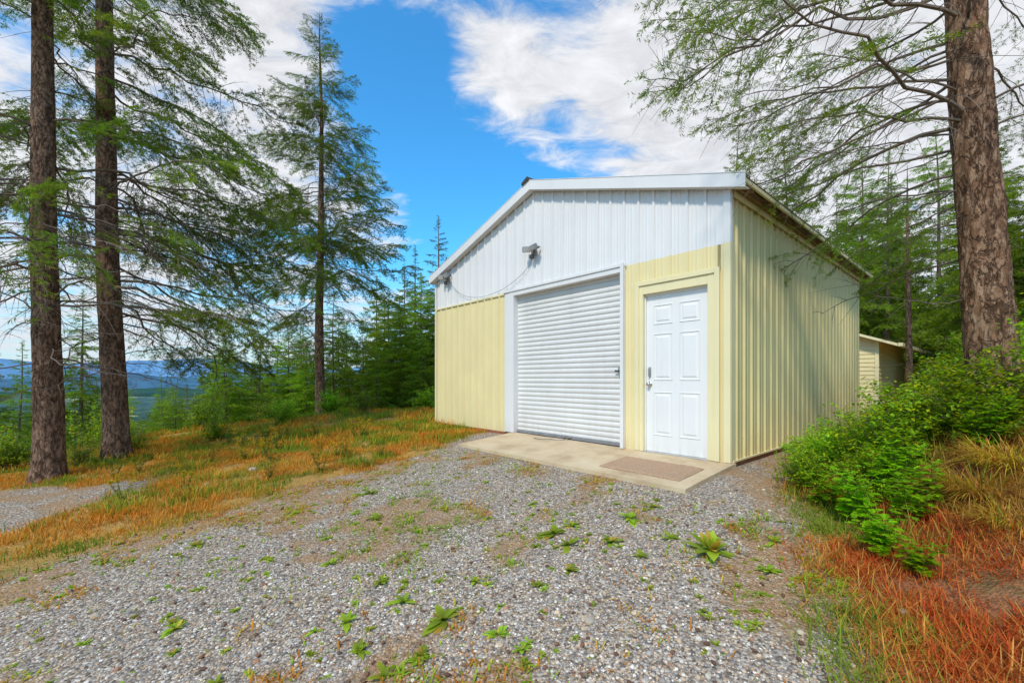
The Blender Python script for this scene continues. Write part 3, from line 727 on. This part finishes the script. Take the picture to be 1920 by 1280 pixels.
# ------------------------------------------------------------------ blades
def blades(B,base,az,Ln,wd,el,bend,col,prof=(.9,1,.7,0),m=0):
    base=np.asarray(base,float); n_=len(base); lv=np.array([0,.35,.7,1.0])
    h=np.stack([np.cos(az),np.sin(az),0*az],1); sd=np.stack([-np.sin(az),np.cos(az),0*az],1)
    V=np.zeros((n_,7,3)); 
    for i,v in enumerate(lv):
        c=base+h*(Ln*(v*np.cos(el)+bend*.5*v*v))[:,None]; c[:,2]+=Ln*(v*np.sin(el)-bend*v*v)
        w=(wd*prof[i]*.5)[:,None]*sd
        if i<3: V[:,2*i]=c-w; V[:,2*i+1]=c+w
        else: V[:,6]=c
    f=np.array([(0,1,3),(0,3,2),(2,3,5),(2,5,4),(4,5,6)])
    F=(f[None]+7*np.arange(n_)[:,None,None]).reshape(-1,3)
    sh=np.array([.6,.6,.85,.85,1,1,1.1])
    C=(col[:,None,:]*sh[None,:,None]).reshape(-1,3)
    B.add(V.reshape(-1,3),F,C,m)
def field(name,N_,xr,yr,dens,h,w,pal,seed,el=(1.0,1.5),bend=(.05,.35),clump=2.5,zo=-.005,csh=.32):
    rng=np.random.default_rng(seed); x=rng.uniform(*xr,N_);y=rng.uniform(*yr,N_)
    p=dens(x,y)*sst((fbm(x*clump+seed,y*clump,3)-csh)/.25); k=rng.random(N_)<p; x=x[k];y=y[k];n_=len(x)
    if n_==0: return
    hs=(h[0]+(h[1]-h[0])*rng.random(n_)**1.5)*(.5+fbm(x*1.2+seed,y*1.2,2))
    pal=np.array(pal); nn=fbm(x*.9+seed*3,y*.9,3)
    ci=np.clip(((nn-.3)/.4*len(pal)+rng.normal(size=n_)*.9).astype(int),0,len(pal)-1)
    col=pal[ci]*(.75+.5*rng.random((n_,1)))
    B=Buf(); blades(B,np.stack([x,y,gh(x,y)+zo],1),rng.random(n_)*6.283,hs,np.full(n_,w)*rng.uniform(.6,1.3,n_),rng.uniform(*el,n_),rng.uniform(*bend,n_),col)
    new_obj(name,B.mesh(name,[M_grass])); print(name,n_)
GOLD=[(.16,.27,.035),(.26,.34,.05),(.62,.40,.09),(.74,.44,.11),(.70,.35,.075),(.62,.29,.07),(.22,.32,.045)]
def notbld(x,y):
    t,s=ts(x,y); return 1-((t>-.03)&(t<W+.05)&(s>-.04)).astype(float)
def d_left(x,y):
    t,s=ts(x,y); return (1-gravelness(x,y))*(bank_e(x,y)<0)*notbld(x,y)*(s<9)
field('dry_grass',170000,(-9,-.2),(3.0,10.5),lambda x,y:d_left(x,y),(.04,.14),.007,GOLD,31,csh=.22)
field('dry_grass',100000,(-15,-.5),(7.5,18),lambda x,y:d_left(x,y),(.07,.24),.012,GOLD,32)
def d_grav(x,y): return gravelness(x,y)*notbld(x,y)*(ts(x,y)[1]<-1.2)
field('gravel_weeds',170000,(-4.5,3),(1.8,8),lambda x,y:d_grav(x,y)*(.12+.88*litter(x,y))*.55,(.025,.075),.008,[(.22,.38,.04),(.34,.44,.05),(.52,.42,.09),(.60,.30,.07),(.50,.22,.06),(.28,.42,.05)],33,el=(.15,1.1),clump=4,csh=.42,zo=.004)
field('straw_litter',14000,(-4,2.6),(1.8,7),lambda x,y:d_grav(x,y)*(.15+.6*litter(x,y)),(.04,.13),.0035,[(.66,.50,.26),(.45,.26,.12),(.72,.54,.22)],36,el=(0,.08),bend=(-.02,.03),clump=3,zo=.012)
REDS=[(.2,.28,.04),(.60,.34,.10),(.56,.19,.07),(.48,.11,.05),(.54,.21,.07),(.60,.38,.13),(.40,.24,.07)]
def d_right(x,y): return sst(bank_e(x,y)/.5+.75)*notbld(x,y)
field('red_dry_grass',95000,(1.2,4.0),(1.0,4.2),lambda x,y:d_right(x,y)*.75,(.05,.18),.0045,REDS,34,el=(.3,1.4),csh=.26)
field('red_dry_grass',50000,(2.5,9),(2.5,9),lambda x,y:d_right(x,y)*.7,(.10,.28),.008,[(.18,.30,.04),(.24,.36,.05),(.50,.36,.1),(.45,.2,.07)],35)

def rosette(seed,n_=14,Lr=.1,up=.5,g=(.30,.43,.06)):
    rng=np.random.default_rng(seed); B=Buf()
    az=np.arange(n_)*2.4+rng.normal(size=n_)*.35; q=np.arange(n_)/n_
    Ln=Lr*(1-.45*q)*rng.uniform(.65,1.25,n_); el=.15+q*up*1.6+rng.normal(size=n_)*.15
    col=np.array(g)*(.7+.6*rng.random((n_,1))); br=rng.random(n_)<.18; col[br]=(.6,.45,.10)
    blades(B,np.zeros((n_,3))+np.array([0,0,.005]),az,Ln,Ln*.38,el,rng.uniform(.1,.4,n_),col,prof=(.35,1,.85,0))
    return B.mesh('rosette',[M_leaf])
ROS=[rosette(i,n_=9+2*i) for i in range(4)]+[rosette(9,30,.13,.95)]
WP=[(.17,2.73,1.0),(-.24,2.83,.9),(-.39,2.45,1.15),(-.79,2.24,1.0),(-.45,2.13,1.1),(-.07,2.28,.95),(1.0,3.64,1.1),(1.28,3.9,.8),(1.2,3.24,1.2),(.34,3.49,1.1),(.42,3.27,1.0),(.74,3.25,.9),(.39,2.88,.8),(-.66,2.66,.9),(-.95,2.48,.9),(-.88,2.9,.7),(1.78,2.57,1.1),(1.86,3.07,1.0),(-2.75,3.78,.9),(-1.3,4.1,.9),(-1.36,3.24,.8),(-1.98,2.55,.9),(.05,2.15,.8),(-.6,2.05,1.0),(.5,3.6,.8),(.2,4.2,.7),(-.3,5.0,.8),(-1.6,4.9,1.0),(-2.2,4.4,.8),(1.6,2.7,.9),(.9,3.0,.8)]
for i,(x,y,s) in enumerate(WP):
    for j in range(1+(i+1)%3):
        ss=s*(1.05,.65,.5)[j]*RNG.uniform(.75,1.15); xx=x+(j>0)*RNG.normal()*.09; yy=y+(j>0)*RNG.normal()*.09
        o=new_obj('mullein_weed',ROS[RNG.integers(4)]); o.location=(xx,yy,float(gh(xx,yy))); o.scale=(ss,ss,ss*RNG.uniform(.7,1.5)); o.rotation_euler=(0,0,i*1.7+j)
o=new_obj('mullein_weed',ROS[4]); o.location=(1.38,2.98,float(gh(1.38,2.98))); o.scale=(1.5,1.5,1.9)
WE=empty('small_weeds')
for i in range(2200):
    x=RNG.uniform(-4,2.6);y=RNG.uniform(2.0,7)
    if gravelness(x,y)<.5 or ts(x,y)[1]>-1.3 or (litter(x,y)<.15 and RNG.random()<.6): continue
    o=new_obj('weed',ROS[RNG.integers(4)],WE); o.location=(x,y,float(gh(x,y))); s=.14+.42*RNG.random()**2; o.scale=(s,s,s); o.rotation_euler=(0,0,RNG.random()*6.28)

def shrub(seed,n_=4200,R=.55,H=.9,g=(.18,.33,.045),leaf=.048,pale=.3):
    rng=np.random.default_rng(seed); B=Buf(); ends=[]
    for k in range(46):
        az=rng.random()*6.283; sp=rng.uniform(.15,1.1)*R; hh=H*rng.uniform(.4,1.15)*(1-.35*(sp/R)**2)
        v=np.linspace(0,1,7); P=np.stack([np.cos(az)*sp*v**1.3,np.sin(az)*sp*v**1.3,hh*v**.8],1)+np.cumsum(rng.normal(size=(7,3))*.015,0); P[:,:2]+=rng.normal(size=2)*.08
        V,F=tube(P,.004*(1-v)+.0012,3); B.add(V,F,(.2,.12,.07),1); ends.append(P)
    E=np.array(ends); k=rng.integers(0,len(E),n_); u=np.clip(rng.beta(2.2,1.1,n_),0,.999)*6; i0=u.astype(int); f=(u-i0)[:,None]
    p=E[k,i0]*(1-f)+E[k,np.minimum(i0+1,6)]*f+rng.normal(size=(n_,3))*.04
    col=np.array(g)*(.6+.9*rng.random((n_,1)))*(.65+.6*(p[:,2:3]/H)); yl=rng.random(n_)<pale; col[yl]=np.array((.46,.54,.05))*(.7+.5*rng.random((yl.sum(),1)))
    Ln=leaf*rng.uniform(.5,1.3,n_)
    blades(B,p,rng.random(n_)*6.283,Ln,Ln*.62,rng.uniform(-.6,.9,n_),rng.uniform(0,.4,n_),col,prof=(.45,1,.8,0))
    return B.mesh('shrub_%d'%seed,[M_leaf,M_twig])
SH=[shrub(1,g=(.20,.36,.04)),shrub(2,g=(.24,.43,.05)),shrub(3,R=.7,H=.8,g=(.18,.33,.04)),shrub(4,n_=2600,R=.5,H=1.1,g=(.16,.28,.04),pale=.25)]
for (x,y,k,s) in [(2.75,4.05,0,.5),(3.1,4.35,1,.62),(3.45,3.95,0,.8),(3.0,3.65,1,.5),(3.9,4.3,1,.9),(3.55,4.75,2,.65),(4.3,3.9,2,.95),(4.6,4.9,0,.85),(4.1,5.3,3,.6),(3.7,5.3,2,.45),(5.2,5.5,1,.8),(5.9,5.2,0,1.15),(4.9,6.3,3,.45),(5.8,6.7,2,.6),(6.9,7.2,1,.85),(7.6,7.2,0,1.3),(8.6,8.6,2,.9),(7.2,6.2,3,1.4),(10.2,9.6,1,1.3),(5.6,4.2,1,1.1),(4.9,3.6,0,.95),(10.8,9.0,2,1.7),(9.6,7.4,0,1.8),(13.4,11.6,1,1.6),(6.3,4.6,2,1.3),(3.9,3.55,0,.65),(4.4,3.35,1,.7),(12.6,12.4,1,1.0),(2.75,3.35,1,.34),
    (-6.6,9.6,0,.7),(-7.9,8.9,2,.7),(-6.2,11.6,2,.8),(-4.4,12.8,3,.8),(-5.6,13.4,1,.9),(-8.8,9.6,1,.9),(-9.2,7.9,0,.8),(-8.4,11.8,3,1.0),(-7.6,13.6,0,1.0),(-9.8,10.4,2,1.2),(-7.7,7.7,3,.5),(-10.6,8.6,1,1.1),(-2.8,14.5,2,.9)]:
    o=new_obj('green_shrub',SH[k]); o.location=(x,y,float(gh(x,y))-.03); o.scale=(s,s,s); o.rotation_euler=(0,0,RNG.random()*6.28)
def clump(name,x,y,n_,Ln,R,pal,seed,w=.006,el=(.7,1.45),bend=(.3,.8)):
    rng=np.random.default_rng(seed); a=rng.random(n_)*6.283; r=R*rng.random(n_)**.5
    base=np.stack([r*np.cos(a),r*np.sin(a),0*a],1); pal=np.array(pal); col=pal[rng.integers(len(pal),size=n_)]*(.7+.6*rng.random((n_,1)))
    B=Buf(); blades(B,base,a+rng.normal(size=n_)*.6,Ln*rng.uniform(.5,1.1,n_),np.full(n_,w),rng.uniform(*el,n_),rng.uniform(*bend,n_),col)
    o=new_obj(name,B.mesh(name,[M_grass])); o.location=(x,y,float(gh(x,y))-.02)
YG=[(.60,.38,.08),(.52,.36,.07),(.28,.34,.05),(.62,.36,.11),(.42,.22,.07)]
clump('golden_grass_clump',3.2,2.95,700,.42,.16,YG,1,w=.005); clump('golden_grass_clump',3.55,3.1,600,.44,.16,YG,2,w=.005); clump('golden_grass_clump',2.95,2.55,260,.28,.12,YG,5,w=.0045)
for i,(x,y) in enumerate([(-4.2,6.0),(-3.9,5.3),(-3.0,7.0),(-5.0,6.9),(-2.4,8.2),(-4.6,7.4),(-1.7,8.8),(-4.4,4.9)]):
    clump('tall_grass_clump',x,y,200,.24,.2,YG+[(.2,.3,.04)]*2,20+i,bend=(.05,.4),w=.008)
def tansy(seed,ns=7,H=.38):
    rng=np.random.default_rng(seed); B=Buf()
    for s in range(ns):
        az=rng.random()*6.283; sp=rng.uniform(.1,.5)*H; hh=H*rng.uniform(.6,1)
        v=np.linspace(0,1,9); P=np.stack([np.cos(az)*sp*v**1.4,np.sin(az)*sp*v**1.4,hh*v],1)
        V,F=tube(P,.003*(1-v)+.001,3); B.add(V,F,(.14,.16,.05),0)
        for j in range(2,9):
            for q in range(2):
                fa=j*2.1+q*3.0+rng.normal()*.3; fl=H*.30*(1.1-.07*j); fe=rng.uniform(.1,.7)
                nn=9; w=np.linspace(.15,1,nn); d=np.array([math.cos(fa)*math.cos(fe),math.sin(fa)*math.cos(fe),math.sin(fe)])
                pts=P[j]+d*fl*w[:,None]; pts[:,2]-=fl*.25*w*w
                for sg in (-1,1):
                    ll=fl*.30*np.sin(np.clip(w,.1,1)*2.7+.2)+.006
                    blades(B,pts,np.full(nn,fa+sg*1.05),ll,ll*.42,np.full(nn,fe*.5)+rng.normal(size=nn)*.15,np.full(nn,.15),np.tile(np.array((.28,.52,.045))*rng.uniform(.7,1.2),(nn,1)),prof=(.5,1,.8,0))
                blades(B,P[j:j+1],np.array([fa]),np.array([fl]),np.array([.004]),np.array([fe]),np.array([.25]),np.array([(.2,.34,.05)]))
    return B.mesh('tansy_%d'%seed,[M_leaf])
TA=[tansy(1),tansy(2),tansy(3)]
for i,(x,y,s) in enumerate([(2.35,2.75,1.0),(2.55,3.2,1.1),(2.75,3.0,1.0),(2.3,2.45,.7),(2.95,3.35,1.2),(3.25,3.6,1.2),(2.6,3.6,1.0),(3.7,3.4,1.2),(4.0,3.6,1.1),(3.0,3.1,1.0)]):
    o=new_obj('tansy_plant',TA[i%3]); o.location=(x,y,float(gh(x,y))-.01); o.scale=(s,)*3; o.rotation_euler=(0,0,i*1.3)
def flowerweed(seed):
    rng=np.random.default_rng(seed); B=Buf()
    for s in range(9):
        az=rng.random()*6.28; v=np.linspace(0,1,6); hh=rng.uniform(.25,.5); P=np.stack([np.cos(az)*.15*v,np.sin(az)*.15*v,hh*v],1)
        V,F=tube(P,.003*(1-v)+.001,3); B.add(V,F,(.18,.15,.06),0)
        n_=26; k=rng.integers(1,6,n_); blades(B,P[k],rng.random(n_)*6.28,np.full(n_,.06),np.full(n_,.012),rng.uniform(0,1,n_),np.full(n_,.2),np.tile((.2,.3,.05),(n_,1))*rng.uniform(.6,1.3,(n_,1)),prof=(.5,1,.8,0))
        n_=16; blades(B,P[-1]+rng.normal(size=(n_,3))*.02,rng.random(n_)*6.28,np.full(n_,.02),np.full(n_,.015),rng.uniform(0,1.4,n_),np.full(n_,.0),np.tile((.7,.42,.04),(n_,1)),prof=(.6,1,.8,0))
    return B.mesh('flowerweed',[M_leaf])
FW=[flowerweed(1),flowerweed(2)]
for i in range(40):
    x=RNG.uniform(-6,-2);y=RNG.uniform(5.2,9.5)
    if gravelness(x,y)>.3: continue
    o=new_obj('yellow_flower_weed',FW[i%2]); o.location=(x,y,float(gh(x,y))); s=RNG.uniform(.5,.9); o.scale=(s,)*3; o.rotation_euler=(0,0,i)
def rock(x,y,s,i):
    import bmesh
    bm=bmesh.new(); bmesh.ops.create_icosphere(bm,subdivisions=3,radius=1)
    for v in bm.verts:
        f=.75+.5*float(fbm(np.array(v.co.x*1.5+i),np.array(v.co.y*1.5+v.co.z*1.3),3)); v.co=v.co*f; v.co.z*=.6
    me=bpy.data.meshes.new('rock'); bm.to_mesh(me); bm.free(); me.materials.append(M_rock)
    o=new_obj('rock',me); o.location=(x,y,float(gh(x,y))+s*.1); o.scale=(s,s*.8,s); o.rotation_euler=(0,0,i)
M_rock=flat('rock_stone',(.42,.36,.29),.9,0,6,.3,.6)
for i,(x,y,s) in enumerate([(-2.65,2.75,.03),(.42,2.35,.035),(-1.2,3.4,.022),(2.0,2.2,.03),(-3.9,6.5,.07),(-4.1,5.8,.05),(1.1,2.6,.02),(-.2,3.6,.02)]): rock(x,y,s,i)

# ------------------------------------------------------------------ sky / light
w=bpy.data.worlds.new('World'); scene.world=w; w.use_nodes=True; nt=w.node_tree
for n_ in list(nt.nodes): nt.nodes.remove(n_)
out=nt.nodes.new('ShaderNodeOutputWorld'); bg=nt.nodes.new('ShaderNodeBackground'); L(nt,bg.outputs[0],out.inputs[0])
sund=Vector((-.35,-.6,.78)).normalized()
sky=nt.nodes.new('ShaderNodeTexSky'); sky.sky_type='NISHITA'; sky.sun_disc=False; sky.sun_elevation=math.asin(sund.z); sky.sun_rotation=math.atan2(sund.x,sund.y)
sky.air_density=1.2; sky.dust_density=.6; sky.ozone_density=2.0
skc=mixc(nt,1.0,sky.outputs[0],(.62,1.95,2.65),'MULTIPLY')
tc=N(nt,'ShaderNodeTexCoord').outputs['Generated']
nv=N(nt,'ShaderNodeVectorMath',operation='NORMALIZE'); L(nt,tc,nv.inputs[0]); dirn=nv.outputs[0]
sp=N(nt,'ShaderNodeSeparateXYZ'); L(nt,dirn,sp.inputs[0])
zz=math_(nt,'MAXIMUM',sp.outputs[2],0.0); den=math_(nt,'ADD',zz,.16)
cb=N(nt,'ShaderNodeCombineXYZ'); L(nt,math_(nt,'DIVIDE',sp.outputs[0],den),cb.inputs[0]); L(nt,math_(nt,'DIVIDE',sp.outputs[1],den),cb.inputs[1])
mp=N(nt,'ShaderNodeMapping'); mp.inputs['Rotation'].default_value=(0,0,.5); mp.inputs['Scale'].default_value=(1.0,1.5,1); mp.inputs['Location'].default_value=(3.3,1.2,0); L(nt,cb.outputs[0],mp.inputs[0])
n1=noise(nt,mp.outputs[0],1.5,7,.6,.35); n2=noise(nt,mp.outputs[0],6,6,.65,.6)
m_=math_(nt,'ADD',math_(nt,'MULTIPLY',n1.outputs[0],1.0),math_(nt,'MULTIPLY',math_(nt,'SUBTRACT',n2.outputs[0],.5),.55))
for (uu,vv,rad,amp) in [(-.22,.50,15,-.25),(.02,.40,14,-.20),(.28,.44,9,-.10),(-.36,.90,7,-.10),(-.28,.72,9,-.16),(.25,.58,5,-.07),
                        (-.60,.68,16,.26),(.18,.80,18,.15),(.45,.62,16,.20),(.85,.62,28,.28),(-.05,.68,8,.07),(-.32,.37,6,.19),(-1.0,.4,20,.14),(.1,.26,7,.08)]:
    dv=Vector((uu,1,vv)).normalized(); dp=N(nt,'ShaderNodeVectorMath',operation='DOT_PRODUCT'); L(nt,dirn,dp.inputs[0]); dp.inputs[1].default_value=dv
    m_=math_(nt,'ADD',m_,math_(nt,'MULTIPLY',mapr(nt,dp.outputs['Value'],math.cos(math.radians(rad)),1,0,1,True),amp))
cov=mapr(nt,m_,.40,.70,0,1,True)
shade=mapr(nt,n2.outputs[0],.3,.7,7.0,10.2)
cc=N(nt,'ShaderNodeCombineColor'); L(nt,math_(nt,'MULTIPLY',shade,.965),cc.inputs[0]); L(nt,math_(nt,'MULTIPLY',shade,.972),cc.inputs[1]); L(nt,shade,cc.inputs[2])
c=mixc(nt,math_(nt,'MULTIPLY',cov,.96),skc,cc.outputs[0])
c=mixc(nt,mapr(nt,sp.outputs[2],.28,.0,0,.8,True),c,(7.4,8.1,8.9))
L(nt,c,bg.inputs[0]); bg.inputs[1].default_value=.1
sl=bpy.data.lights.new('sun','SUN'); sl.energy=3.1; sl.angle=math.radians(6); sl.color=(1,.91,.77)
so=bpy.data.objects.new('sun',sl); COL.objects.link(so); so.rotation_euler=sund.to_track_quat('Z','Y').to_euler(); so.location=(-10,-15,25)

# ------------------------------------------------------------------ camera
cam=bpy.data.cameras.new('camera'); co=bpy.data.objects.new('camera',cam); COL.objects.link(co)
co.location=(0,0,1); co.rotation_euler=(math.radians(90),0,0)
cam.sensor_width=36; cam.lens=36*810/1920; cam.shift_y=70/1920; cam.clip_start=.05; cam.clip_end=60000
scene.camera=co
scene.view_settings.view_transform='Standard'; scene.view_settings.look='None'; scene.view_settings.exposure=0
